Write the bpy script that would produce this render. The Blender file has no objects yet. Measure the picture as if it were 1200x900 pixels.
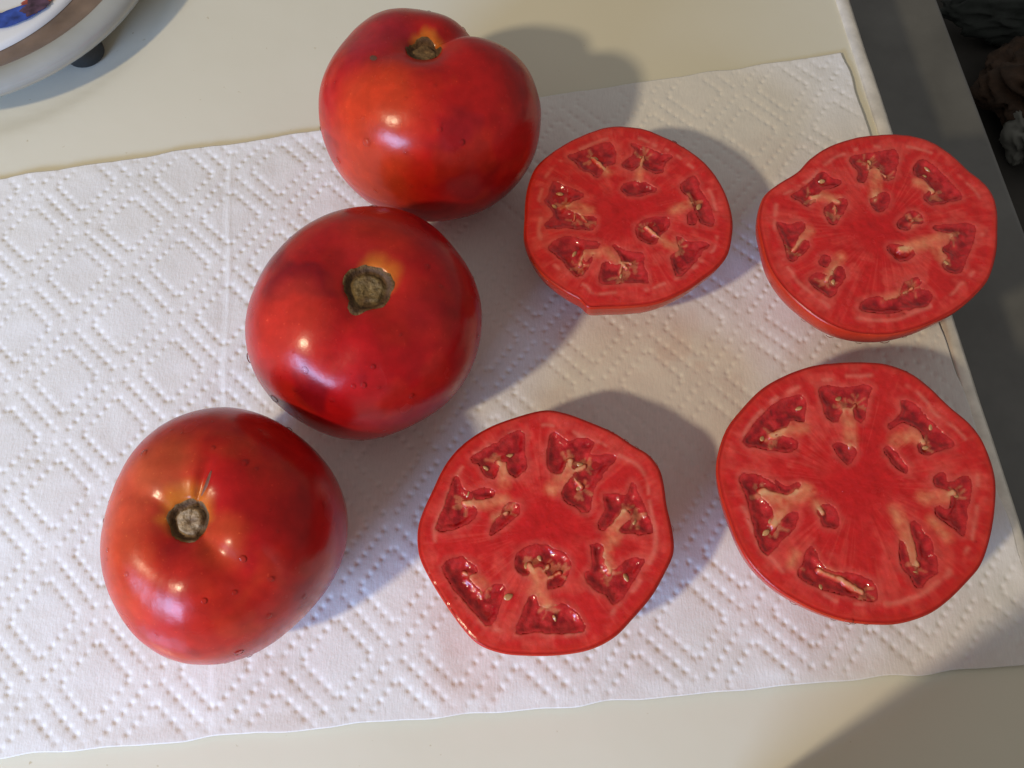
import bpy, math, json
import numpy as np
from mathutils import Vector, Matrix, Quaternion

# ------------------------------------------------------------------ camera, light, exposure
scene = bpy.context.scene
COL = scene.collection
PITCH = math.radians(67.0); DIST = 0.33; FOCAL = 1050.0 / 1200.0
cam_d = bpy.data.cameras.new('camera'); cam = bpy.data.objects.new('camera', cam_d); COL.objects.link(cam)
cam.location = (0.0, -DIST * math.cos(PITCH), DIST * math.sin(PITCH))
cam.rotation_euler = (math.radians(90.0) - PITCH, 0, 0)
cam_d.sensor_width = 36.0; cam_d.lens = 36.0 * FOCAL; cam_d.clip_start = 0.01; cam_d.clip_end = 20.0
scene.camera = cam
scene.render.resolution_x, scene.render.resolution_y = 1024, 768
world = bpy.data.worlds.new('World'); scene.world = world; world.use_nodes = True
bg = world.node_tree.nodes['Background']
bg.inputs[0].default_value = (1.0, 0.95, 0.89, 1); bg.inputs[1].default_value = 0.265
scene.view_settings.view_transform = 'Standard'; scene.view_settings.look = 'None'
scene.view_settings.exposure = 0.0; scene.view_settings.gamma = 1.0

def lamp(name, loc, target, power, colour, shape, sx, sy):
    d = bpy.data.lights.new(name, 'AREA'); o = bpy.data.objects.new(name, d); COL.objects.link(o)
    d.energy = power; d.color = colour; d.shape = shape; d.size = sx
    if sy: d.size_y = sy
    o.location = loc
    o.rotation_euler = (Vector(target) - Vector(loc)).to_track_quat('-Z', 'Y').to_euler()
    return o
# warm bulb and cool window light, both on the left in front of the worktop
lamp('warm_lamp', (-0.87, -0.70, 1.02), (0.02, 0.0, 0.0), 11.0, (1.0, 0.82, 0.54), 'DISK', 0.09, None)
lamp('window_light', (-0.555, -0.655, 0.315), (-0.06, -0.02, 0.02), 8.8, (0.39, 0.58, 1.0), 'RECTANGLE', 0.40, 0.20)

# ------------------------------------------------------------------ helpers
rng = np.random.default_rng(7)
MM = 0.001

def mesh_obj(name, verts, faces, mat, parent=None, smooth=True, cols=None):
    me = bpy.data.meshes.new(name)
    verts = np.asarray(verts, dtype=np.float32)
    if isinstance(faces, np.ndarray):
        n, k = faces.shape
        me.vertices.add(len(verts)); me.vertices.foreach_set('co', verts.ravel())
        me.loops.add(n * k); me.loops.foreach_set('vertex_index', faces.astype(np.int32).ravel())
        me.polygons.add(n)
        me.polygons.foreach_set('loop_start', np.arange(0, n * k, k, dtype=np.int32))
        me.polygons.foreach_set('loop_total', np.full(n, k, dtype=np.int32))
        me.update(calc_edges=True)
    else:
        me.from_pydata([tuple(v) for v in verts.tolist()], [], faces)
    me.polygons.foreach_set('use_smooth', np.full(len(me.polygons), smooth))
    if cols is not None:
        at = me.color_attributes.new('tint', 'FLOAT_COLOR', 'POINT')
        c4 = np.ones((len(verts), 4), dtype=np.float32); c4[:, :3] = cols
        at.data.foreach_set('color', c4.ravel())
    me.materials.append(mat)
    me.validate()
    o = bpy.data.objects.new(name, me); COL.objects.link(o)
    if parent is not None: o.parent = parent
    return o

def empty(name, loc):
    o = bpy.data.objects.new(name, None); COL.objects.link(o); o.location = loc; o.empty_display_size = 0.02
    return o

def tag(o, label=None, cat=None, group=None, kind=None):
    for k, v in (('label', label), ('category', cat), ('group', group), ('kind', kind)):
        if v: o[k] = v
    return o

def grid_faces(nu, nv, wrap_u=False):
    iu = np.arange(nu if wrap_u else nu - 1); iv = np.arange(nv - 1)
    a, b = np.meshgrid(iu, iv, indexing='ij'); a2 = (a + 1) % nu
    return np.stack([a * nv + b, a2 * nv + b, a2 * nv + b + 1, a * nv + b + 1], -1).reshape(-1, 4)

def sstep(a, b, x):
    t = np.clip((x - a) / (b - a), 0, 1); return t * t * (3 - 2 * t)

_perm = np.random.default_rng(3).random(65536)
def vnoise(p, seed=0):
    """smooth value noise in -1..1 for points (..., 3)"""
    p = np.asarray(p, dtype=np.float64); i = np.floor(p).astype(np.int64); f = p - i; f = f * f * (3 - 2 * f)
    r = 0.0
    for dx in (0, 1):
        for dy in (0, 1):
            for dz in (0, 1):
                h = ((i[..., 0] + dx) * 73856093 ^ (i[..., 1] + dy) * 19349663 ^ (i[..., 2] + dz) * 83492791 ^ (seed * 2654435761)) & 65535
                w = (f[..., 0] if dx else 1 - f[..., 0]) * (f[..., 1] if dy else 1 - f[..., 1]) * (f[..., 2] if dz else 1 - f[..., 2])
                r = r + w * _perm[h]
    return r * 2 - 1
def fbm(p, seed=0, octv=3):
    p = np.asarray(p, dtype=np.float64); r = 0; a = 1.0
    for k in range(octv):
        r = r + a * vnoise(p * 2 ** k, seed + k); a *= 0.5
    return r
def p3(x, y, z=0.0):
    x = np.asarray(x, dtype=np.float64); return np.stack([x, np.broadcast_to(y, x.shape), np.broadcast_to(z, x.shape)], -1)

def seg_dist(x, y, a, b):
    ax, ay = a; bx, by = b; dx, dy = bx - ax, by - ay
    t = np.clip(((x - ax) * dx + (y - ay) * dy) / (dx * dx + dy * dy + 1e-12), 0, 1)
    return np.hypot(x - ax - t * dx, y - ay - t * dy)
def poly_sdf(x, y, P):
    d = np.full(x.shape, 1e9); ins = np.zeros(x.shape, bool); n = len(P)
    for k in range(n):
        a, b = P[k], P[(k + 1) % n]
        d = np.minimum(d, seg_dist(x, y, a, b))
        c = (a[1] > y) != (b[1] > y)
        with np.errstate(divide='ignore', invalid='ignore'):
            xi = (b[0] - a[0]) * (y - a[1]) / (b[1] - a[1]) + a[0]
        ins ^= c & (x < xi)
    return np.where(ins, -d, d)
def smooth_closed(P, n):
    """closed polygon -> n points on a Catmull-Rom loop"""
    P = np.asarray(P, float); m = len(P); L = np.r_[0, np.cumsum(np.linalg.norm(np.roll(P, -1, 0) - P, axis=1))]
    out = []
    for s in np.linspace(0, L[-1], n, endpoint=False):
        k = min(np.searchsorted(L, s, side='right') - 1, m - 1); t = (s - L[k]) / (L[k + 1] - L[k])
        a, b, c, d = P[k - 1], P[k], P[(k + 1) % m], P[(k + 2) % m]
        out.append(0.5 * (2 * b + (c - a) * t + (2 * a - 5 * b + 4 * c - d) * t * t + (3 * b - a - 3 * c + d) * t ** 3))
    return np.array(out)

# ------------------------------------------------------------------ materials
def new_mat(name):
    m = bpy.data.materials.new(name); m.use_nodes = True
    nt = m.node_tree; return m, nt, nt.nodes['Principled BSDF']
def N(nt, t, **kw):
    n = nt.nodes.new(t)
    for k, v in kw.items(): setattr(n, k, v)
    return n
def noise(nt, scale, detail=4.0, rough=0.55, coord='Object'):
    tc = N(nt, 'ShaderNodeTexCoord'); n = N(nt, 'ShaderNodeTexNoise')
    n.inputs['Scale'].default_value = scale; n.inputs['Detail'].default_value = detail; n.inputs['Roughness'].default_value = rough
    nt.links.new(tc.outputs[coord], n.inputs['Vector']); return n
def ramp(nt, src, p0, c0, p1, c1):
    r = N(nt, 'ShaderNodeValToRGB'); e = r.color_ramp.elements
    e[0].position = p0; e[0].color = (*c0, 1) if len(c0) == 3 else c0; e[1].position = p1; e[1].color = (*c1, 1) if len(c1) == 3 else c1
    nt.links.new(src, r.inputs[0]); return r
def mulc(nt, a, b, fac=1.0):
    m = N(nt, 'ShaderNodeMix', data_type='RGBA', blend_type='MULTIPLY'); m.inputs['Factor'].default_value = fac
    nt.links.new(a, m.inputs['A']); nt.links.new(b, m.inputs['B']); return m.outputs['Result']
def bump(nt, b, src, dist, strength=1.0):
    bp = N(nt, 'ShaderNodeBump'); bp.inputs['Strength'].default_value = strength; bp.inputs['Distance'].default_value = dist
    nt.links.new(src, bp.inputs['Height']); nt.links.new(bp.outputs[0], b.inputs['Normal']); return bp
def basic(name, col, rough=0.5, nscale=None, lo=0.85, hi=1.1, bdist=None, **kw):
    m, nt, b = new_mat(name); b.inputs['Base Color'].default_value = (*col, 1); b.inputs['Roughness'].default_value = rough
    for k, v in kw.items(): b.inputs[k.replace('_', ' ')].default_value = v
    if nscale:
        n = noise(nt, nscale)
        r = ramp(nt, n.outputs['Fac'], 0.3, tuple(c * lo for c in col), 0.7, tuple(min(1, c * hi) for c in col))
        nt.links.new(r.outputs[0], b.inputs['Base Color'])
        if bdist: bump(nt, b, n.outputs['Fac'], bdist)
    return m

def tinted(name, rough, sss, sss_scale, nscale=None, lo=0.8, hi=1.15, bdist=None, bscale=None, coat=0.0, coat_rough=0.05, rvar=None, radius=(1.0, 0.25, 0.12), ior=1.4, spec=0.5, speck=None):
    """base colour from the mesh's own pigment attribute, with fine mottling"""
    m, nt, b = new_mat(name); at = N(nt, 'ShaderNodeAttribute', attribute_name='tint'); c = at.outputs['Color']
    if nscale:
        n = noise(nt, nscale, 5); r = ramp(nt, n.outputs['Fac'], 0.3, (lo,) * 3, 0.7, (hi,) * 3); c = mulc(nt, c, r.outputs[0])
    if speck:
        ns = noise(nt, speck, 2); rs = ramp(nt, ns.outputs['Fac'], 0.66, (1, 1, 1), 0.76, (1.25, 1.9, 1.6)); c = mulc(nt, c, rs.outputs[0])
    nt.links.new(c, b.inputs['Base Color'])
    b.inputs['Roughness'].default_value = rough; b.inputs['IOR'].default_value = ior; b.inputs['Specular IOR Level'].default_value = spec
    b.inputs['Subsurface Weight'].default_value = sss; b.inputs['Subsurface Scale'].default_value = sss_scale
    b.inputs['Subsurface Radius'].default_value = radius
    b.inputs['Coat Weight'].default_value = coat; b.inputs['Coat Roughness'].default_value = coat_rough
    if rvar:
        n2 = noise(nt, rvar[0], 3); r2 = N(nt, 'ShaderNodeMapRange'); r2.inputs['To Min'].default_value = rvar[1]; r2.inputs['To Max'].default_value = rvar[2]
        r2.inputs['From Min'].default_value = 0.3; r2.inputs['From Max'].default_value = 0.7
        nt.links.new(n2.outputs['Fac'], r2.inputs['Value']); nt.links.new(r2.outputs[0], b.inputs['Roughness'])
    if bdist:
        n3 = noise(nt, bscale, 4); bump(nt, b, n3.outputs['Fac'], bdist)
    return m

M_SKIN = tinted('tomato_skin', 0.28, 0.25, 0.003, nscale=260, lo=0.88, hi=1.1, bdist=0.00015, bscale=140, coat=0.0, rvar=(60, 0.19, 0.29), spec=0.40, speck=900)
M_FLESH = tinted('tomato_flesh', 0.34, 0.5, 0.0035, nscale=300, lo=0.88, hi=1.10, bdist=0.00022, bscale=260, coat=0.0, rvar=(180, 0.12, 0.30), spec=0.40)
M_GEL = tinted('tomato_gel', 0.14, 0.3, 0.002, nscale=400, lo=0.8, hi=1.2, bdist=0.0005, bscale=330, coat=0.6, coat_rough=0.04, spec=0.3)
M_SEED = basic('tomato_seed', (0.56, 0.27, 0.10), 0.25, 900, 0.7, 1.15, Subsurface_Weight=0.2, Subsurface_Scale=0.001, Coat_Weight=0.5)
M_CORK = tinted('stem_cork', 0.75, 0, 0.001, nscale=700, lo=0.55, hi=1.35, bdist=0.0009, bscale=600)
def water_material():
    m, nt, b = new_mat('water'); out = nt.nodes['Material Output']; nt.nodes.remove(b)
    tr = N(nt, 'ShaderNodeBsdfTransparent'); tr.inputs[0].default_value = (0.98, 0.98, 0.98, 1)
    gl = N(nt, 'ShaderNodeBsdfGlossy'); gl.inputs['Roughness'].default_value = 0.09
    fr = N(nt, 'ShaderNodeFresnel'); fr.inputs[0].default_value = 1.22; mx = N(nt, 'ShaderNodeMixShader')
    nt.links.new(fr.outputs[0], mx.inputs[0]); nt.links.new(tr.outputs[0], mx.inputs[1]); nt.links.new(gl.outputs[0], mx.inputs[2]); nt.links.new(mx.outputs[0], out.inputs['Surface'])
    return m
M_WATER = water_material()
M_SCAR = basic('brown_scar', (0.16, 0.055, 0.03), 0.6, 600, 0.6, 1.3, 0.0004)

def towel_material():
    m, nt, b = new_mat('paper_towel'); at = N(nt, 'ShaderNodeAttribute', attribute_name='tint')
    tc = N(nt, 'ShaderNodeTexCoord'); mp = N(nt, 'ShaderNodeMapping'); mp.inputs['Rotation'].default_value = (0, 0, math.radians(-6)); mp.inputs['Scale'].default_value = (1.0, 0.22, 1.0)
    nt.links.new(tc.outputs['Object'], mp.inputs['Vector'])
    n = N(nt, 'ShaderNodeTexNoise'); n.inputs['Scale'].default_value = 1500; n.inputs['Detail'].default_value = 3; nt.links.new(mp.outputs[0], n.inputs['Vector'])
    r = ramp(nt, n.outputs['Fac'], 0.3, (0.95,) * 3, 0.7, (1.02,) * 3)
    nt.links.new(mulc(nt, at.outputs['Color'], r.outputs[0]), b.inputs['Base Color'])
    n2 = noise(nt, 700, 3); mx = N(nt, 'ShaderNodeMath', operation='ADD'); nt.links.new(n.outputs['Fac'], mx.inputs[0]); nt.links.new(n2.outputs['Fac'], mx.inputs[1])
    bump(nt, b, mx.outputs[0], 0.00010)
    b.inputs['Roughness'].default_value = 0.95; b.inputs['Specular IOR Level'].default_value = 0.15
    return m
M_TOWEL = towel_material()

def enamel_material():
    m, nt, b = new_mat('cream_enamel'); n = noise(nt, 9, 3)
    r = ramp(nt, n.outputs['Fac'], 0.3, (0.73, 0.70, 0.565), 0.7, (0.78, 0.75, 0.62))
    n2 = noise(nt, 330, 2); r2 = ramp(nt, n2.outputs['Fac'], 0.74, (1, 1, 1), 0.80, (0.75, 0.68, 0.55))
    nt.links.new(mulc(nt, r.outputs[0], r2.outputs[0]), b.inputs['Base Color'])
    n3 = noise(nt, 26, 4); mr = N(nt, 'ShaderNodeMapRange'); mr.inputs['To Min'].default_value = 0.17; mr.inputs['To Max'].default_value = 0.30
    nt.links.new(n3.outputs['Fac'], mr.inputs['Value']); nt.links.new(mr.outputs[0], b.inputs['Roughness'])
    n4 = noise(nt, 60, 2); bump(nt, b, n4.outputs['Fac'], 0.00012)
    return m
M_ENAMEL = enamel_material()
M_METAL = basic('trim_metal', (0.86, 0.82, 0.74), 0.30, 160, 0.82, 1.10, 0.00012, Metallic=0.35)
M_PANEL = basic('grey_panel', (0.135, 0.138, 0.135), 0.45, 30, 0.8, 1.15, 0.0001)
M_BODY = basic('stove_side', (0.10, 0.10, 0.10), 0.5, 30)
M_FLOOR = basic('dark_floor', (0.025, 0.023, 0.02), 0.8, 12, 0.6, 1.4)

# ------------------------------------------------------------------ the setting
EDGE0 = np.array([0.1460, 0.1878]); EDGE1 = np.array([0.1719, -0.0747])        # front edge of the worktop
ED = (EDGE0 - EDGE1) / np.linalg.norm(EDGE0 - EDGE1); EN = np.array([ED[1], -ED[0]])   # along / outward
def edge_pt(s, off): return EDGE1 + ED * s + EN * off
PLATE_C = np.array([-0.244, 0.202]); PLATE_R = 0.09

def build_worktop():
    nu, nv = 260, 300
    s = np.linspace(-0.50, 0.75, nv); off = -np.r_[np.linspace(0.0, 0.52, nu - 40), np.linspace(0.53, 0.9, 40)]
    O, S = np.meshgrid(off, s, indexing='ij')
    x = EDGE1[0] + ED[0] * S + EN[0] * O; y = EDGE1[1] + ED[1] * S + EN[1] * O
    r = np.hypot(x - PLATE_C[0], y - PLATE_C[1])
    z = -0.0012 * sstep(0.094, 0.088, r)
    z += 0.00012 * fbm(p3(x * 9, y * 9), 5, 2) * sstep(0.0, 0.05, -O)
    V = np.stack([x, y, z], -1).reshape(-1, 3)
    F = grid_faces(nu, nv)[:, ::1]
    o = mesh_obj('worktop', V, F, M_ENAMEL); tag(o, kind='structure')
    return o
build_worktop()

def extruded(name, profile, s0, s1, mat, ns=2, wob=0.0):
    """profile = list of (offset outward, z), swept along the worktop edge"""
    ss = np.linspace(s0, s1, ns); V = []
    for s in ss:
        for k, (o_, z_) in enumerate(profile):
            w = wob * float(vnoise(np.array([s * 60, k * 0.7, 0.0]), 4)); p = edge_pt(s, o_ + w); V.append((p[0], p[1], z_ + w))
    return mesh_obj(name, np.array(V), grid_faces(ns, len(profile)), mat)
prof = [(-0.0004, -0.006), (-0.0004, 0.0009), (0.0006, 0.0016), (0.0022, 0.0019), (0.0040, 0.0015), (0.0056, 0.0003), (0.0064, -0.0020), (0.0066, -0.012)]
# two lengths of trim meeting in a butt joint beside the upper corner of the towel
t1 = extruded('edge_trim', prof, -0.50, 0.1765, M_METAL, 240, 0.00012); t2 = extruded('edge_trim', prof, 0.1773, 0.75, M_METAL, 200, 0.00012)
tag(t1, kind='structure'); tag(t2, kind='structure')
tag(extruded('stove_side', [(0.0058, -0.010), (0.0058, -0.60)], -0.50, 0.75, M_BODY), kind='structure')
zp = -0.050
pn = extruded('side_panel', [(0.004, zp), (0.0795, zp), (0.0815, zp - 0.0006), (0.0825, zp - 0.003), (0.0825, zp - 0.03), (0.004, zp - 0.03)], -0.50, 0.75, M_PANEL, 60)
tag(pn, kind='structure')
fl = mesh_obj('floor', [(-1.5, -1.5, -0.6), (2.5, -1.5, -0.6), (2.5, 2.5, -0.6), (-1.5, 2.5, -0.6)], [(0, 1, 2, 3)], M_FLOOR); tag(fl, kind='structure')

# ------------------------------------------------------------------ paper towel
TL0, TR0 = np.array([-0.2086, 0.0899]), np.array([0.1433, 0.1557])
BL0, BR0 = np.array([-0.1602, -0.1270]), np.array([0.1770, -0.0984])
def towel_z(s, t):
    """height in mm of the embossed sheet; s, t in mm along the sheet: blocks of three dotted rows woven round blank diamonds"""
    u = s + 0.9 * vnoise(p3(s / 30, t / 30), 21); v = t + 0.9 * vnoise(p3(s / 30, t / 30), 22)
    ang = math.radians(48); pitch = 29.0; row = 5.7; d = 3.65
    a = (u / math.cos(ang) + v / math.sin(ang)) / 2; b = (u / math.cos(ang) - v / math.sin(ang)) / 2
    z = np.zeros(u.shape)
    for (p, q, sd) in ((a, b, 1), (b, a, 2)):                                  # p runs along the strand, q across it
        k = np.round(q / pitch); qq = q - k * pitch; r = np.clip(np.round(qq / row), -1, 1); dq = qq - r * row
        j = np.round(p / pitch); pp = p - j * pitch                            # distance from the crossing
        m = np.round(pp / d); dp = pp - m * d
        keep = np.abs(m) >= np.where(r == 0, 1, 2)
        dx = dp + dq * math.cos(2 * ang); dy = dq * math.sin(2 * ang)
        h = 0.7 + 0.6 * _perm[((k * 517 + j * 131 + m * 37 + r * 101 + sd * 7919).astype(np.int64)) & 65535]
        z = z - np.where(keep, 0.38 * h * np.exp(-(dx * dx + dy * dy) / (0.90 ** 2)), 0.0)
        z = z - 0.10 * np.exp(-(dq / 1.3) ** 2) * sstep(3.0, 9.0, np.abs(pp))   # each row lies in a shallow furrow
    return z
def build_towel():
    nu, nv = 960, 560
    U = np.linspace(-0.17, 1.0, nu)[:, None]; T = np.linspace(0, 1, nv)[None, :]
    top = TL0 + (TR0 - TL0) * U[..., None]; bot = BL0 + (BR0 - BL0) * U[..., None]
    P = bot + (top - bot) * T[..., None]
    # uneven cut edges
    x, y = P[..., 0], P[..., 1]
    ew = 0.0007 * vnoise(p3(U * 30 + 0 * T, 0 * U + 0 * T), 31)
    y = y + ew * (np.abs(T - 0.5) * 2) ** 6
    x = x + 0.0008 * vnoise(p3(0 * U + T * 22, 0 * U), 33) * U ** 30
    th = math.radians(5.6); px, py = -0.110, 0.05
    s = ((x - px) * math.cos(th) + (y - py) * math.sin(th)) * 1000; t = (-(x - px) * math.sin(th) + (y - py) * math.cos(th)) * 1000
    z = towel_z(s, t)
    z += 0.75 * fbm(p3(s / 60, t / 60), 41, 3) + 0.18 * fbm(p3(s / 9, t / 9), 44, 2)
    # fold / perforation line
    lf = s + 0.6 * vnoise(p3(t / 25, t * 0), 51)
    z += 0.22 * np.exp(-(lf / 0.9) ** 2) * (0.6 + 0.5 * vnoise(p3(t / 14, t * 0), 52)) - 0.12 * np.exp(-((lf + 2.4) / 1.6) ** 2)
    # edges settle on to the worktop
    e = np.minimum(np.minimum(T, 1 - T) * 225, (1 - U) * 340 + 0 * T)
    z = 1.85 + z * (0.35 + 0.65 * sstep(0, 6, e))
    z = np.maximum(z, 0.35) * 0.001
    # damp, faintly pink juice marks and off-white tone
    c = np.ones(x.shape + (3,)) * np.array([0.815, 0.805, 0.785])
    c *= (1 + 0.02 * fbm(p3(s / 12, t / 12), 61, 2))[..., None]
    for (sx, sy, r0, amt) in ((-0.016, -0.104, 0.016, 0.32), (0.019, -0.012, 0.012, 0.16), (0.06, -0.010, 0.030, 0.16), (-0.018, -0.085, 0.012, 0.2), (0.085, 0.02, 0.03, 0.10), (0.14, -0.095, 0.03, 0.12), (-0.07, -0.110, 0.018, 0.14), (0.05, -0.105, 0.03, 0.12), (0.11, 0.10, 0.02, 0.08), (0.062, 0.020, 0.016, 0.18), (0.118, 0.006, 0.018, 0.20), (0.100, -0.093, 0.016, 0.18), (0.045, -0.095, 0.014, 0.14)):
        d = np.hypot(x - sx, y - sy) / r0 + 0.35 * fbm(p3(x * 160, y * 160), 71, 3)
        w = amt * sstep(1.0, 0.45, d)
        c *= 1 - w[..., None] * np.array([0.16, 0.36, 0.42])
    top_v = np.stack([x, y, z], -1).reshape(-1, 3)
    F = grid_faces(nu, nv)
    # skirt so that the sheet has thickness at its edges
    ring = np.r_[np.arange(nu) * nv, (nu - 1) * nv + np.arange(1, nv), (np.arange(nu - 2, -1, -1)) * nv + nv - 1, np.arange(nv - 2, 0, -1)]
    low = top_v[ring].copy(); low[:, 2] = np.maximum(low[:, 2] - 0.0004, 0.00025); n0 = len(top_v); k = len(ring); i = np.arange(k); j = (i + 1) % k
    F2 = np.stack([ring[i], n0 + i, n0 + j, ring[j]], -1)
    cols = np.r_[c.reshape(-1, 3), c.reshape(-1, 3)[ring]]
    o = mesh_obj('paper_towel', np.r_[top_v, low], np.r_[F, F2], M_TOWEL, cols=cols)
    tag(o, 'white embossed paper towel spread flat under all the tomatoes', 'paper towel')
build_towel()
TZ = 0.0017

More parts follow.
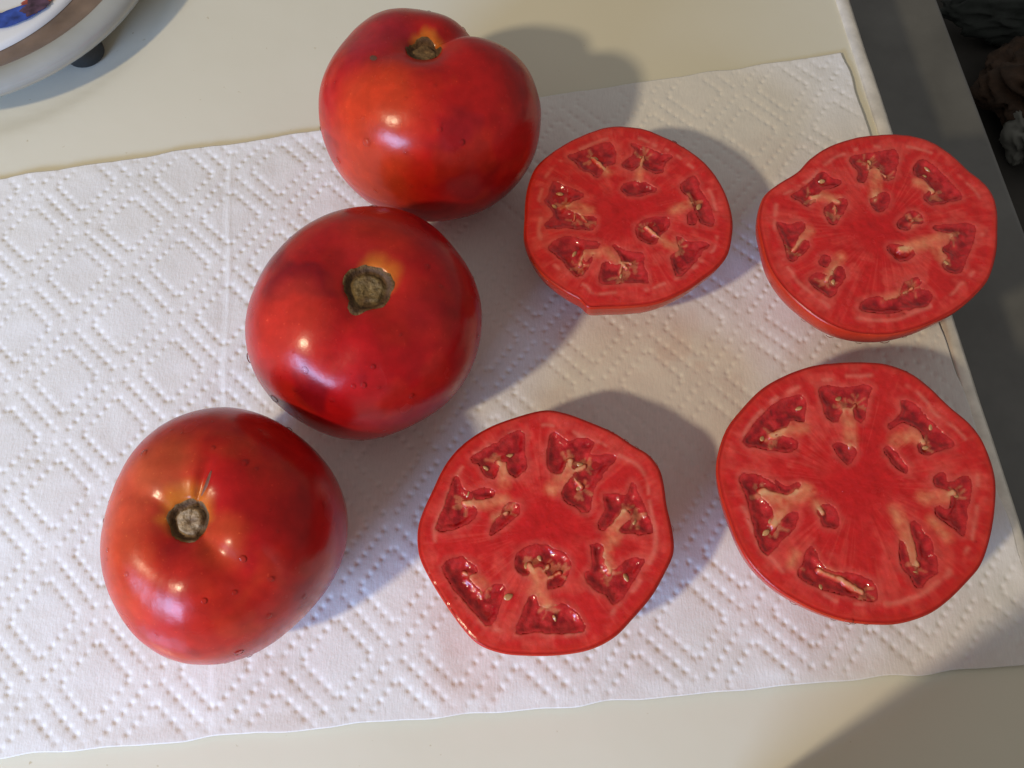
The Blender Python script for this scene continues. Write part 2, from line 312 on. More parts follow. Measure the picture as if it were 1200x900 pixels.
# ------------------------------------------------------------------ data traced from the photograph, in millimetres
DATA = json.loads(r'''{"s1":{"c":[41.1,54.2],"h":30.0,"out":[[1.4,39.2],[9.4,37.8],[18.0,33.4],[24.8,28.5],[30.5,22.6],[34.3,16.2],[37.1,8.4],[38.4,0.2],[38.0,-6.8],[35.7,-15.7],[31.8,-21.5],[26.4,-26.2],[18.5,-31.9],[9.2,-36.1],[0.1,-37.6],[-8.9,-37.9],[-14.6,-37.9],[-17.8,-34.7],[-23.5,-31.0],[-30.0,-25.3],[-34.9,-17.6],[-36.7,-10.8],[-36.5,-1.8],[-36.0,7.4],[-34.6,14.6],[-32.0,21.0],[-26.6,26.9],[-19.4,32.3],[-11.2,36.7],[-4.9,38.9]],"loc":[[[-20.0,25.2],[-13.3,27.9],[-5.2,31.2],[-3.1,28.5],[-3.4,22.6],[-6.5,21.5],[-8.4,17.3],[-10.2,16.2],[-11.9,18.3],[-15.3,19.4],[-17.0,23.1]],[[4.1,30.7],[8.9,29.0],[14.0,26.3],[18.4,25.2],[15.5,22.6],[14.4,18.8],[11.7,18.0],[8.4,20.4],[6.2,21.5],[3.1,19.4],[0.5,20.4],[0.6,22.6],[3.8,25.2],[5.3,27.9]],[[-0.9,10.5],[1.0,12.5],[4.5,13.6],[5.7,12.5],[7.9,13.1],[11.3,10.5],[8.6,8.9],[4.2,7.9],[0.8,8.4]],[[21.4,12.5],[24.2,15.2],[26.4,15.7],[27.6,9.4],[29.5,5.3],[31.1,-0.8],[30.3,-4.8],[27.4,-3.8],[25.6,0.2],[24.6,4.3],[24.0,7.4],[21.6,9.4]],[[22.5,-0.8],[24.4,1.2],[25.4,-2.8],[23.1,-4.3]],[[4.3,-4.8],[8.8,-2.3],[13.1,-1.8],[15.1,-2.8],[14.4,-6.8],[11.8,-8.8],[9.8,-12.7],[6.5,-11.8],[3.7,-8.8]],[[18.0,-9.8],[21.6,-12.2],[28.4,-12.7],[25.5,-16.6],[21.8,-21.5],[17.3,-25.8],[15.9,-22.4],[15.8,-17.6],[18.9,-14.7]],[[-4.6,-13.7],[-1.3,-15.7],[2.9,-16.6],[5.3,-17.6],[4.7,-21.5],[6.0,-28.1],[-1.0,-27.7],[-9.8,-28.3],[-8.6,-20.5],[-6.6,-21.5],[-3.2,-21.5],[-2.3,-18.6]],[[-27.7,-14.2],[-21.3,-9.8],[-15.4,-11.8],[-10.4,-12.2],[-10.9,-14.2],[-15.5,-14.7],[-16.5,-17.6],[-14.9,-20.5],[-13.1,-18.6],[-12.2,-16.6],[-14.9,-22.4],[-18.4,-25.8],[-21.6,-21.5],[-24.8,-17.6]],[[-26.0,13.6],[-23.4,12.5],[-17.4,9.4],[-15.3,7.4],[-18.3,6.3],[-21.0,4.3],[-21.9,2.2],[-19.3,0.2],[-14.3,-1.3],[-11.3,-1.8],[-12.3,-6.3],[-18.7,-5.8],[-27.2,-5.8],[-28.8,-4.8],[-25.8,-0.8],[-27.4,3.3],[-29.1,5.3],[-27.3,8.4]]],"pale":[[[[-5.8,17.8],[-8.7,22.0],[-10.8,24.2]],1.38],[[[5.4,14.6],[6.6,21.0],[7.9,25.2]],1.21],[[[17.5,1.2],[24.3,4.8]],1.55],[[[14.0,-12.7],[10.1,-8.8],[7.3,-5.8]],1.04],[[[14.0,-12.7],[17.7,-14.2]],1.21],[[[-8.0,-15.7],[-3.2,-20.0],[-0.8,-22.4]],1.38],[[[-3.2,-20.0],[1.0,-20.5]],0.69],[[[-2.4,-21.5],[-3.4,-25.3]],0.52],[[[-10.6,-16.6],[-15.6,-16.6],[-17.2,-21.0]],1.21],[[[-13.3,1.2],[-18.4,3.3],[-21.2,3.1]],1.9],[[[-18.4,2.2],[-14.3,-3.3]],0.86],[[[-18.4,2.2],[-18.6,-2.3]],0.6]],"seed":[[-25.7,3.5],[-25.4,-0.8],[-23.7,8.9],[-22.6,6.9],[-10.3,24.7],[-8.1,25.2],[6.9,25.2],[9.1,24.7],[23.5,1.2],[11.2,-10.8],[8.5,-6.8],[1.0,-20.5],[-3.0,-25.3],[-0.1,-24.8],[-19.0,-16.6],[21.7,-16.6],[26.7,3.3]]},"s2":{"c":[131.9,47.2],"h":31.0,"out":[[12.3,41.8],[20.1,40.6],[26.5,37.5],[32.2,31.5],[36.8,24.9],[40.7,20.2],[43.0,15.0],[43.3,8.2],[41.6,-0.8],[39.3,-9.6],[34.9,-19.2],[29.5,-25.5],[21.8,-31.8],[13.7,-36.3],[4.9,-39.9],[-3.5,-41.9],[-11.6,-41.9],[-18.6,-40.4],[-24.5,-37.4],[-30.2,-32.8],[-35.8,-26.6],[-39.7,-20.3],[-42.1,-13.4],[-43.1,-5.2],[-43.5,2.5],[-42.2,9.3],[-39.5,15.0],[-34.1,19.7],[-26.6,24.9],[-21.0,30.9],[-13.4,36.3],[-3.9,40.0],[4.3,41.4]],"loc":[[[-30.0,13.9],[-25.7,16.8],[-18.0,23.8],[-14.4,21.4],[-11.7,20.2],[-14.9,17.9],[-19.0,16.8],[-21.3,13.9],[-24.7,9.9],[-27.3,12.2]],[[-18.7,8.2],[-15.9,11.0],[-11.4,12.2],[-11.3,9.3],[-14.4,4.8],[-16.7,2.0],[-18.3,4.2]],[[-6.2,30.9],[0.9,32.7],[10.5,33.9],[10.0,27.9],[8.0,22.0],[4.5,21.4],[3.8,26.1],[-0.1,26.1],[-3.0,20.2],[-5.3,20.6],[-3.8,24.3],[-6.2,27.9]],[[-2.0,11.0],[-0.2,13.3],[4.4,15.0],[4.8,11.6],[0.3,7.0]],[[16.6,26.7],[20.1,29.7],[24.4,26.1],[28.0,19.7],[31.1,13.3],[25.5,11.6],[19.5,10.4],[18.2,13.9],[20.8,17.3],[18.7,22.0],[16.4,22.6]],[[6.4,0.9],[7.8,3.7],[12.2,7.0],[14.8,5.3],[14.8,2.5],[11.4,2.5],[9.5,-0.2]],[[1.2,-7.4],[5.1,-6.9],[9.4,-9.0],[8.9,-11.7],[5.0,-12.8],[2.5,-11.2]],[[18.6,0.3],[22.6,1.4],[32.6,1.4],[32.0,-4.1],[27.4,-12.8],[24.1,-17.6],[20.5,-17.1],[19.5,-15.0],[22.0,-11.7],[20.8,-8.5],[24.2,-5.2],[25.8,-1.9],[22.1,-1.4]],[[4.1,-23.5],[7.9,-20.3],[10.0,-21.3],[9.0,-24.5],[12.0,-25.5],[12.6,-27.6],[10.2,-30.7],[3.5,-32.3],[-4.0,-33.8],[-11.6,-32.8],[-10.1,-29.2],[-4.8,-27.6],[-3.3,-29.7],[2.5,-27.6]],[[-36.6,2.5],[-32.4,1.4],[-28.0,2.5],[-27.3,0.3],[-30.1,-3.0],[-31.5,-6.3],[-27.6,-5.2],[-26.9,-7.4],[-30.7,-11.2],[-34.2,-12.8],[-34.9,-7.4],[-36.1,-1.9]],[[-28.3,-21.3],[-24.6,-18.2],[-21.2,-20.3],[-19.4,-17.1],[-16.4,-16.0],[-16.0,-19.2],[-18.3,-22.4],[-21.8,-27.6],[-24.7,-25.5]],[[-24.0,-13.9],[-21.8,-11.2],[-20.0,-11.7],[-21.4,-15.0]]],"pale":[[[[-13.9,11.6],[-19.4,13.9],[-22.8,13.3]],1.93],[[[-15.1,9.9],[-15.4,6.5]],0.77],[[[-0.3,12.7],[1.2,20.2],[2.5,25.3]],2.31],[[[2.5,24.9],[5.2,22.6]],0.96],[[[-0.5,23.8],[-0.2,28.5]],0.58],[[[16.4,19.7],[19.8,17.3],[21.5,16.2]],2.12],[[[5.8,-8.5],[10.7,-7.2],[17.6,-5.2],[23.7,-3.0]],3.08],[[[17.4,-6.3],[19.6,-12.3]],2.51],[[[5.8,-8.5],[9.7,-7.6]],1.54],[[[-4.2,-29.2],[2.7,-26.4],[6.8,-24.3]],0.96],[[[-25.6,-0.8],[-28.9,-4.1],[-32.2,-8.5]],1.35],[[[-16.3,-11.7],[-19.2,-16.0],[-22.2,-20.8]],1.54],[[[10.5,1.4],[12.1,3.7]],0.96]],"seed":[[-18.4,20.6],[-20.2,18.5],[-15.3,8.2],[-4.0,26.1],[0.4,29.1],[5.6,24.9],[19.9,23.2],[22.2,22.6],[21.4,26.1],[11.7,4.2],[7.6,-8.5],[23.1,-16.0],[20.2,-13.9],[-4.8,-30.2],[11.3,-24.7],[-31.7,-7.9],[-29.8,-4.1],[-22.1,-19.8],[-20.0,-21.3]]},"s3":{"c":[10.8,-61.2],"h":30.0,"out":[[-0.9,39.3],[6.2,38.5],[14.3,35.4],[22.3,31.6],[28.2,27.3],[33.1,24.1],[36.3,19.4],[37.4,14.2],[37.9,7.1],[39.1,-0.9],[38.9,-7.7],[35.5,-14.5],[31.3,-21.0],[25.3,-27.5],[19.5,-32.9],[11.9,-36.5],[2.6,-38.0],[-6.6,-38.1],[-13.9,-37.4],[-20.4,-35.0],[-25.1,-30.7],[-31.0,-22.9],[-35.9,-15.4],[-39.2,-8.7],[-40.1,-1.9],[-39.1,4.1],[-35.9,12.2],[-32.2,20.5],[-27.4,26.8],[-20.4,32.2],[-12.2,36.0]],"loc":[[[-23.8,22.6],[-16.3,27.3],[-8.2,31.6],[-7.2,25.7],[-6.7,19.4],[-9.7,16.8],[-11.7,18.9],[-12.2,22.0],[-15.2,21.0],[-16.2,16.3],[-19.2,17.3],[-21.2,21.0]],[[3.0,31.1],[7.0,28.4],[11.1,28.9],[15.1,27.9],[13.9,23.6],[21.9,23.1],[17.7,17.3],[14.5,12.2],[13.3,5.6],[9.4,6.6],[5.6,10.1],[6.1,13.2],[9.8,18.4],[6.8,21.5],[4.8,17.9],[1.8,18.4],[0.8,22.6],[1.4,27.3]],[[-28.6,16.3],[-26.0,12.2],[-23.0,10.1],[-24.5,8.1],[-22.0,5.6],[-23.4,2.6],[-28.7,0.1],[-33.6,-0.4],[-31.8,7.1],[-30.0,12.2]],[[-23.1,11.7],[-17.6,12.2],[-17.1,10.1],[-22.0,9.3]],[[-12.7,7.1],[-8.7,7.3],[-9.2,4.6],[-13.1,1.1],[-17.0,-1.9],[-16.1,2.1],[-13.6,4.1]],[[18.4,10.6],[25.3,10.1],[27.5,14.2],[29.6,8.1],[32.5,-0.9],[27.7,-1.4],[22.8,-0.9],[26.9,3.1],[25.1,6.1],[22.1,4.1],[19.5,1.1],[17.0,-0.4],[16.6,2.1],[19.2,6.1]],[[13.9,-5.8],[16.8,-5.8],[17.1,-10.6],[20.3,-13.5],[24.3,-10.6],[29.6,-10.1],[26.9,-14.5],[22.9,-20.1],[19.9,-22.9],[17.2,-20.1],[12.6,-17.3],[11.7,-14.5],[14.7,-11.6]],[[-9.7,-11.1],[-8.3,-7.7],[-3.5,-5.8],[1.3,-6.8],[6.1,-9.2],[6.5,-13.5],[4.0,-17.3],[0.2,-18.2],[0.3,-14.5],[-2.6,-11.6],[-6.4,-14.5],[-8.8,-13.0]],[[-9.3,-31.6],[-7.4,-26.6],[-5.0,-21.0],[-3.6,-22.0],[-2.7,-24.7],[2.9,-23.8],[6.7,-24.7],[10.2,-30.7],[2.8,-31.6],[-2.8,-31.0]],[[-31.7,-12.1],[-27.5,-9.7],[-23.6,-11.1],[-21.7,-13.5],[-24.5,-15.4],[-19.7,-20.1],[-16.9,-18.2],[-13.1,-18.7],[-14.9,-23.8],[-17.7,-29.3],[-21.5,-25.7],[-27.3,-19.2]]],"pale":[[[[-13.2,14.2],[-13.4,18.9],[-15.0,21.3]],1.99],[[[1.7,12.2],[6.7,17.3],[7.8,21.5]],2.79],[[[7.8,18.2],[12.3,19.9]],1.39],[[[8.2,16.8],[11.1,13.2]],0.99],[[[-13.2,9.1],[-19.6,7.6],[-25.5,7.9]],1.99],[[[20.7,-3.8],[22.0,2.1],[24.3,5.1]],2.39],[[[23.0,3.6],[26.9,3.6]],1.19],[[[19.8,-2.9],[17.6,-8.7],[19.2,-13.5]],1.79],[[[-2.6,-18.2],[-3.6,-14.5],[-5.4,-12.1]],1.99],[[[-3.1,-14.9],[0.3,-12.1]],1.19],[[[-1.2,-16.3],[3.6,-14.0]],0.8],[[[-3.6,-19.2],[-0.4,-23.8]],2.39],[[[-16.1,3.1],[-12.2,5.1]],0.99],[[[-25.5,-14.0],[-19.7,-17.3]],1.19]],"seed":[[-19.7,19.4],[-19.2,22.4],[-11.7,23.6],[9.1,24.7],[11.2,20.5],[13.8,18.9],[10.6,13.2],[6.3,19.4],[26.5,4.3],[24.4,7.1],[27.4,2.1],[21.1,-16.3],[24.0,-15.4],[17.1,-11.1],[-6.4,-11.6],[1.3,-10.6],[-2.5,-9.2],[3.1,-14.0],[1.9,-27.5],[-0.9,-27.0],[-21.2,-16.3],[-19.2,-24.7],[-25.0,11.2]]},"s4":{"c":[108.9,-47.6],"h":32.0,"out":[[8.9,42.2],[16.5,41.3],[23.7,38.0],[29.3,32.6],[33.6,26.8],[39.0,21.0],[42.1,15.3],[43.7,7.5],[43.6,-0.2],[41.1,-9.8],[37.8,-18.2],[33.8,-25.3],[28.8,-30.3],[21.6,-36.2],[15.0,-40.1],[6.7,-42.6],[-0.3,-43.0],[-9.0,-42.2],[-16.6,-39.9],[-24.0,-36.2],[-30.4,-31.8],[-35.8,-25.8],[-39.2,-19.2],[-41.5,-11.4],[-43.3,-3.4],[-43.9,4.2],[-42.6,10.8],[-39.2,18.7],[-33.6,25.6],[-26.4,32.6],[-18.2,37.4],[-8.9,40.8],[0.1,42.0]],"loc":[[[-34.3,14.2],[-29.9,19.8],[-22.7,26.8],[-14.8,29.7],[-13.5,26.8],[-14.8,21.0],[-17.9,22.1],[-21.6,18.1],[-23.9,16.4],[-20.8,15.3],[-17.8,14.2],[-19.8,10.8],[-25.5,11.4],[-31.8,12.5]],[[-7.3,32.6],[0.9,32.6],[9.2,33.2],[6.7,27.9],[5.2,21.6],[3.1,21.6],[2.6,25.6],[-1.1,26.2],[-3.5,21.0],[-6.5,22.1],[-7.0,26.8]],[[-5.8,12.5],[-2.0,13.0],[0.9,10.8],[-2.3,6.9]],[[18.7,27.9],[21.8,27.3],[26.1,21.0],[32.2,13.6],[27.5,11.4],[23.0,9.7],[21.2,11.9],[24.0,15.3],[21.5,19.3],[17.5,21.0],[13.3,18.7],[14.2,20.4],[18.0,23.9]],[[24.7,2.0],[28.1,3.1],[28.0,-0.2],[34.1,2.0],[35.3,-0.2],[33.0,-6.6],[30.1,-16.1],[27.1,-13.0],[24.7,-11.9],[22.6,-9.3],[24.0,-7.7],[26.9,-8.8],[29.2,-4.5],[27.2,-1.3],[24.7,-0.7]],[[10.3,-18.2],[11.5,-20.2],[12.5,-26.3],[15.0,-23.3],[14.9,-18.2],[14.3,-13.0],[15.9,-12.4],[19.0,-18.2],[20.0,-26.3],[16.9,-29.3],[13.4,-32.3],[11.8,-29.8],[9.6,-25.3]],[[-17.4,-20.2],[-16.3,-23.3],[-13.9,-27.3],[-9.0,-28.3],[-5.0,-28.8],[-0.4,-31.3],[-0.1,-35.7],[-5.0,-35.2],[-12.7,-33.3],[-19.3,-30.8],[-22.0,-28.3],[-20.1,-25.3]],[[-36.6,2.0],[-32.3,2.5],[-27.8,0.9],[-25.0,-2.4],[-29.2,-2.9],[-31.4,-4.0],[-28.7,-7.7],[-27.3,-13.0],[-22.8,-9.8],[-20.2,-9.8],[-22.3,-14.0],[-26.9,-18.2],[-30.9,-22.2],[-33.0,-18.2],[-34.3,-11.9],[-34.7,-5.6]],[[-25.7,0.9],[-22.8,-1.3],[-18.5,-0.2],[-20.9,-2.9],[-25.0,-2.4]],[[10.5,11.4],[12.7,11.4],[16.4,5.3],[15.1,4.2],[12.0,7.5]],[[-13.3,-8.2],[-9.1,-7.7],[-8.3,-13.0],[-12.0,-13.5]]],"pale":[[[[-15.1,18.7],[-20.6,17.6],[-25.0,15.9]],2.57],[[[-0.4,13.0],[0.1,19.8],[-0.7,25.0]],2.36],[[[0.7,23.9],[3.3,26.8]],1.07],[[[14.2,14.2],[19.9,16.4],[22.9,14.2]],2.36],[[[19.4,-4.5],[25.6,-4.5],[29.5,-2.9]],2.14],[[[10.4,-8.8],[12.5,-17.1],[13.6,-25.3]],2.57],[[[-15.9,-27.3],[-9.3,-30.3],[-3.8,-33.8]],1.72],[[[-16.7,-2.4],[-23.3,-5.6],[-29.8,-3.2]],3.86],[[[-23.4,-6.1],[-27.8,-13.0]],3.0],[[[-12.4,-9.3],[-14.1,-6.6]],1.5],[[[21.1,-11.9],[24.8,-17.1]],1.29],[[[-22.3,-22.2],[-24.2,-25.3]],0.86]],"seed":[[-28.3,15.3],[-25.4,17.6],[-15.3,25.6],[-4.0,25.0],[-1.8,29.1],[4.8,29.7],[23.7,12.1],[21.9,15.9],[26.8,19.3],[30.4,-1.3],[30.4,-3.6],[28.6,-7.7],[13.3,-27.3],[13.0,-23.3],[-30.6,-15.6],[-33.3,-2.4],[-28.7,-11.9],[-17.9,-27.3],[-16.0,-31.8],[-3.2,-29.8],[-5.6,-32.3],[-19.1,-28.8]]},"t1":{"c":[-31.7,91.4,34.9],"h":34.0,"tilt":[0.046,0.205],"R":[42.5,41.7,39.5,36.3,33.7,32.6,33.1,34.6,36.3,37.9,39.6,41.1,41.8,41.5,40.5,39.5,39.2,39.2,39.2,38.8,38.0,37.4,37.0,36.7,36.5,36.4,36.5,36.8,37.2,37.7,38.4,39.2,40.0,40.7,41.4,42.2]},"t2":{"c":[-48.5,6.1,34.8],"h":34.0,"tilt":[0.169,-0.08],"R":[38.2,38.4,38.5,38.4,38.4,38.7,39.1,39.3,39.1,38.5,37.9,37.4,37.0,36.7,36.5,36.5,36.9,37.4,38.2,38.9,39.4,39.6,39.3,38.8,38.4,38.4,38.5,38.3,37.7,36.9,36.5,36.6,37.2,37.6,37.9,38.0]},"t3":{"c":[-86.6,-63.9,33.6],"h":33.0,"tilt":[-0.069,-0.125],"R":[35.5,35.8,35.9,35.8,35.7,35.8,36.1,36.7,37.3,37.8,37.9,37.8,37.4,36.6,35.6,34.5,33.8,33.5,33.6,34.1,34.6,35.3,36.1,37.1,38.1,38.8,39.0,38.5,37.5,36.2,35.0,34.3,34.1,34.3,34.7,35.2]}}''')

def droplet_verts(r, flat):
    V = []; F = []; nu, nv = 10, 5
    for i in range(nv):
        a = math.pi / 2 * i / (nv - 1)
        for k in range(nu):
            b = 2 * math.pi * k / nu; V.append((r * math.cos(a) * math.cos(b), r * math.cos(a) * math.sin(b), r * flat * math.sin(a)))
    for i in range(nv - 1):
        for k in range(nu): F.append((i * nu + k, i * nu + (k + 1) % nu, (i + 1) * nu + (k + 1) % nu, (i + 1) * nu + k))
    return np.array(V), F
def droplets(parent, pts, name='water_droplets'):
    """pts = list of (position, normal, radius); one joined mesh of tiny water beads"""
    V = []; F = []
    for p, n, r in pts:
        v, f = droplet_verts(r, 0.45); q = np.array(Vector(n).to_track_quat('Z', 'Y').to_matrix())
        b = len(V); V.extend((v @ q.T + np.array(p) - np.array(n) * r * 0.08).tolist()); F.extend([tuple(b + i for i in ff) for ff in f])
    o = mesh_obj(name, np.array(V), F, M_WATER, parent); tag(o, kind='stuff'); return o

# ------------------------------------------------------------------ whole tomatoes
def prof_r(ps): return np.cos(ps) ** 0.80
def prof_z(ps): return np.sign(ps) * np.abs(np.sin(ps)) ** 0.88

class Whole:
    def __init__(self, key, spec):
        d = DATA[key]; self.c = d['h'] * MM; self.spec = spec
        R = np.array(d['R']) * MM; self.ph0 = np.arange(len(R) + 1) * 2 * math.pi / len(R); self.R0 = np.r_[R, R[:1]]
        self.key = key; self.d = d
    def R(self, ph): return np.interp(np.mod(ph, 2 * math.pi), self.ph0, self.R0)
    def surf(self, ph, ps):
        sp = self.spec; R = self.R(ph); r = prof_r(ps) * R; z = prof_z(ps) * self.c
        up = sstep(0.15, 1.1, ps)                                            # 0 at the waist, 1 at the crown
        lob = np.zeros_like(r)
        for (n, a, k) in sp['ribs']: lob = lob + a * np.cos(n * ph + k)
        q = r / 0.040
        z = z + up * lob * sstep(0.12, 0.6, q) * MM
        for (p0, w, dep, q0, q1) in sp['grooves']:
            dd = np.angle(np.exp(1j * (ph - p0)))
            g = dep * MM * np.exp(-(dd / w) ** 2) * sstep(q0 - 0.2, q0 + 0.1, q) * sstep(q1 + 0.25, q1 - 0.1, q) * sstep(-0.2, 0.4, ps)
            z = z - g; r = r - 0.4 * g
        dw, dz = sp['dimple']
        z = z - np.where(ps > 0, dz * MM * np.exp(-(r / (dw * MM)) ** 2), 0)
        sr = sp['scar'] * MM; z = z - np.where(ps > 0, 2.2 * MM * sstep(sr * 1.02, sr * 0.72, r), 0)
        z = z + np.where(ps < 0, 2.5 * MM * np.exp(-(r / 0.012) ** 2), 0)
        return np.stack([r * np.cos(ph), r * np.sin(ph), z], -1)
    def at_xy(self, x, y):
        x = np.asarray(x, float); y = np.asarray(y, float); ph = np.arctan2(y, x); q = np.clip(np.hypot(x, y) / self.R(ph), 0, 1)
        return self.surf(ph, np.arccos(q ** (1 / 0.80)))
    def normal(self, ph, ps):
        e = 1e-3; a = self.surf(np.array(ph), np.array(ps)); b = self.surf(np.array(ph + e), np.array(ps)); c = self.surf(np.array(ph), np.array(ps + e))
        n = np.cross(b - a, c - a); return a, n / (np.linalg.norm(n) + 1e-12)

def whole_tomato(key, label, spec, seed):
    w = Whole(key, spec); d = w.d
    nu, nv = 300, 190
    ph = np.arange(nu) * 2 * math.pi / nu; ps = np.linspace(-math.pi / 2 + 1e-3, math.pi / 2 - 1e-3, nv)
    ps = np.sign(ps) * (np.abs(ps) / (math.pi / 2)) ** 0.92 * (math.pi / 2 - 1e-3)
    A, B = np.meshgrid(ph, ps, indexing='ij'); P = w.surf(A, B)
    P = P * (1 + 0.004 * fbm(P / 0.016, seed, 2))[..., None]
    # colour: red ground, plum and orange patches (t1's also paint light and shade), yellow round the scar
    x, y, z = P[..., 0], P[..., 1], P[..., 2]; rr = np.hypot(x, y)
    c = np.ones(P.shape) * np.array(spec['base'])
    n1 = fbm(P / 0.017, seed + 10, 3); n2 = fbm(P / 0.011, seed + 20, 3); n3 = fbm(P / 0.005, seed + 30, 2)
    def mix(c, col, wt): return c + (np.array(col) - c) * np.clip(wt, 0, 1)[..., None]
    c = mix(c, spec['dark'], spec['dark_amt'] * sstep(0.05, 0.55, n1))
    c = mix(c, spec['orange'], spec['orange_amt'] * sstep(-0.1, 0.6, n2))
    for (cx, cy, rad, col, amt) in spec['patches']:
        dd = np.hypot(x - cx * MM, y - cy * MM) / (rad * MM) + 0.22 * n2
        c = mix(c, col, np.where(z > -0.012, amt * sstep(1.05, 0.35, dd), 0))
    yel = sstep(spec['yel'] * MM, 5.0 * MM, rr + 0.0006 * n3 + 0.0013 * vnoise(p3(np.cos(A) * 3.3, np.sin(A) * 3.3), seed + 44) * sstep(0.004, 0.008, rr) + spec['yel_dir'][2] * MM * (-(np.cos(A - spec['yel_dir'][0])) + spec['yel_dir'][1]))
    c = mix(c, (0.62, 0.24, 0.02), np.where(z > 0, 0.5 * yel, 0))
    c = c * (1 + 0.10 * n3)[..., None]
    root = empty('tomato', [v * MM for v in d['c']]); root.location.z += TZ - 0.0002
    tx, ty = d['tilt']; root.rotation_mode = 'QUATERNION'; root.rotation_quaternion = Vector((0, 0, 1)).rotation_difference(Vector((tx, ty, 1)).normalized())
    tag(root, label, 'tomato', 'whole tomatoes on the towel')
    V = P.reshape(-1, 3); F = grid_faces(nu, nv, True)
    cap0 = V.shape[0]; V = np.r_[V, [P[:, 0].mean(0)], [P[:, -1].mean(0)]]
    tri = []
    i = np.arange(nu); j = (i + 1) % nu
    F = np.r_[F, np.stack([j * nv, i * nv, np.full(nu, cap0), np.full(nu, cap0)], -1), np.stack([i * nv + nv - 1, j * nv + nv - 1, np.full(nu, cap0 + 1), np.full(nu, cap0 + 1)], -1)]
    cols = np.r_[c.reshape(-1, 3), [c[0, 0]], [c[0, -1]]]
    quads = F[:-2 * nu].tolist(); tris = [t[:3] for t in F[-2 * nu:].tolist()]
    mesh_obj('skin', V, quads + tris, M_SKIN, root, cols=cols)
    # corky stem scar sitting in the hollow
    nr, na = 16, 48; sr = spec['scar'] * MM; a = np.arange(na) * 2 * math.pi / na
    out = 1 + 0.035 * np.cos(5 * a + seed) + 0.04 * np.cos(3 * a + 1.3 * seed) + 0.03 * np.convolve(np.tile(rng.standard_normal(na), 3), np.ones(3) / 2, 'same')[na:2 * na]
    if spec.get('tail'):
        ta, tl = spec['tail']; out = out + tl * np.exp(-(np.angle(np.exp(1j * (a - ta))) / 0.30) ** 2)
    q = np.linspace(0, 1, nr)[None, :]; rr = sr * q * (out[:, None] * q + (1 - q))
    X, Y = rr * np.cos(a)[:, None], rr * np.sin(a)[:, None]
    Z = w.at_xy(X, Y)[..., 2] + MM * (0.75 - 0.85 * q ** 8 + 1.9 * sstep(0.74, 0.50, q) * spec['knob'] - 0.3 * sstep(0.35, 0.0, q)) + 0.00022 * fbm(p3(X / 0.0018, Y / 0.0018), seed + 60, 2)
    cc = np.ones(X.shape + (3,)) * np.array((0.100, 0.050, 0.022))
    cc = mix(cc, spec['knob_col'], (sstep(0.78, 0.58, q) + 0 * X) * (0.75 + 0.5 * fbm(p3(X / 0.002, Y / 0.002), seed + 61, 2)))
    cc = mix(cc, (0.20, 0.11, 0.03), (sstep(0.86, 0.98, q) + 0 * X) * 0.6)
    mesh_obj('stem_scar', np.stack([X, Y, Z], -1).reshape(-1, 3), grid_faces(na, nr, True), M_CORK, root, cols=cc.reshape(-1, 3))
    # healed crack and pits
    for (name, pts, wid, up_) in spec['marks']:
        pts = np.array(pts) * MM; n = 14; tt = np.linspace(0, 1, n); k = tt * (len(pts) - 1); k0 = np.minimum(k.astype(int), len(pts) - 2); f = (k - k0)[:, None]
        cl = pts[k0] * (1 - f) + pts[k0 + 1] * f; tg = np.gradient(cl, axis=0); tg /= np.linalg.norm(tg, axis=1)[:, None]; nn = np.stack([-tg[:, 1], tg[:, 0]], -1)
        V = []
        for m_ in range(n):
            ww = wid * MM * math.sin(math.pi * (0.06 + 0.88 * tt[m_])) ** 0.6
            for o_ in (-1, -0.5, 0, 0.5, 1):
                xy = cl[m_] + nn[m_] * o_ * ww; zz = float(w.at_xy(xy[0], xy[1])[2]); V.append((xy[0], xy[1], zz + (up_ * (1 - o_ * o_) - 0.12) * MM))
        mesh_obj(name, np.array(V), grid_faces(n, 5), M_SCAR, root)
    # water beads
    pts = []; g = np.random.default_rng(seed)
    for k in range(spec['drops']):
        a0 = g.uniform(0, 2 * math.pi); b0 = g.uniform(-0.5, 1.25); p, n = w.normal(a0, b0)
        if np.hypot(p[0], p[1]) < 0.010 and p[2] > 0: continue
        pts.append((p, n, MM * (0.30 + 0.95 * g.random() ** 3)))
    for (a0, b0, r0) in spec['beads']:
        p, n = w.normal(a0, b0); pts.append((p, n, 1.25 * r0 * MM))
    droplets(root, pts)
    return root

D = math.radians
whole_tomato('t1', 'lobed red tomato with a cleft shoulder, its shadow falling on the bare worktop', dict(
    base=(0.47, 0.010, 0.009), dark=(0.24, 0.008, 0.012), dark_amt=0.6, orange=(0.52, 0.032, 0.008), orange_amt=0.35,
    patches=[(-16, -26, 22, (0.58, 0.060, 0.012), 0.6), (-18, 6, 18, (0.30, 0.014, 0.03), 0.6), (0, -5, 9, (0.30, 0.012, 0.012), 0.5), (26, 4, 20, (0.36, 0.008, 0.009), 0.7)],  # first patch also paints the warm-lit front, last one the shaded right side
    yel=9.0, yel_dir=(D(75), 0.55, 5.0), ribs=[(3, 0.5, 0.4), (5, 0.5, 1.0)], grooves=[(D(42), 0.26, 3.0, 0.25, 0.95), (D(205), 0.35, 1.2, 0.3, 0.8)],
    dimple=(10.0, 6.0), scar=6.2, knob=0.5, knob_col=(0.24, 0.15, 0.07), marks=[('pit', [(-17.5, -6), (-15.5, -8.2)], 1.1, 0.1)],
    drops=60, beads=[(D(238), 0.35, 1.3), (D(232), 0.58, 0.7), (D(160), 0.25, 1.0), (D(60), 0.7, 0.9), (D(215), -0.05, 1.1)]), 11)
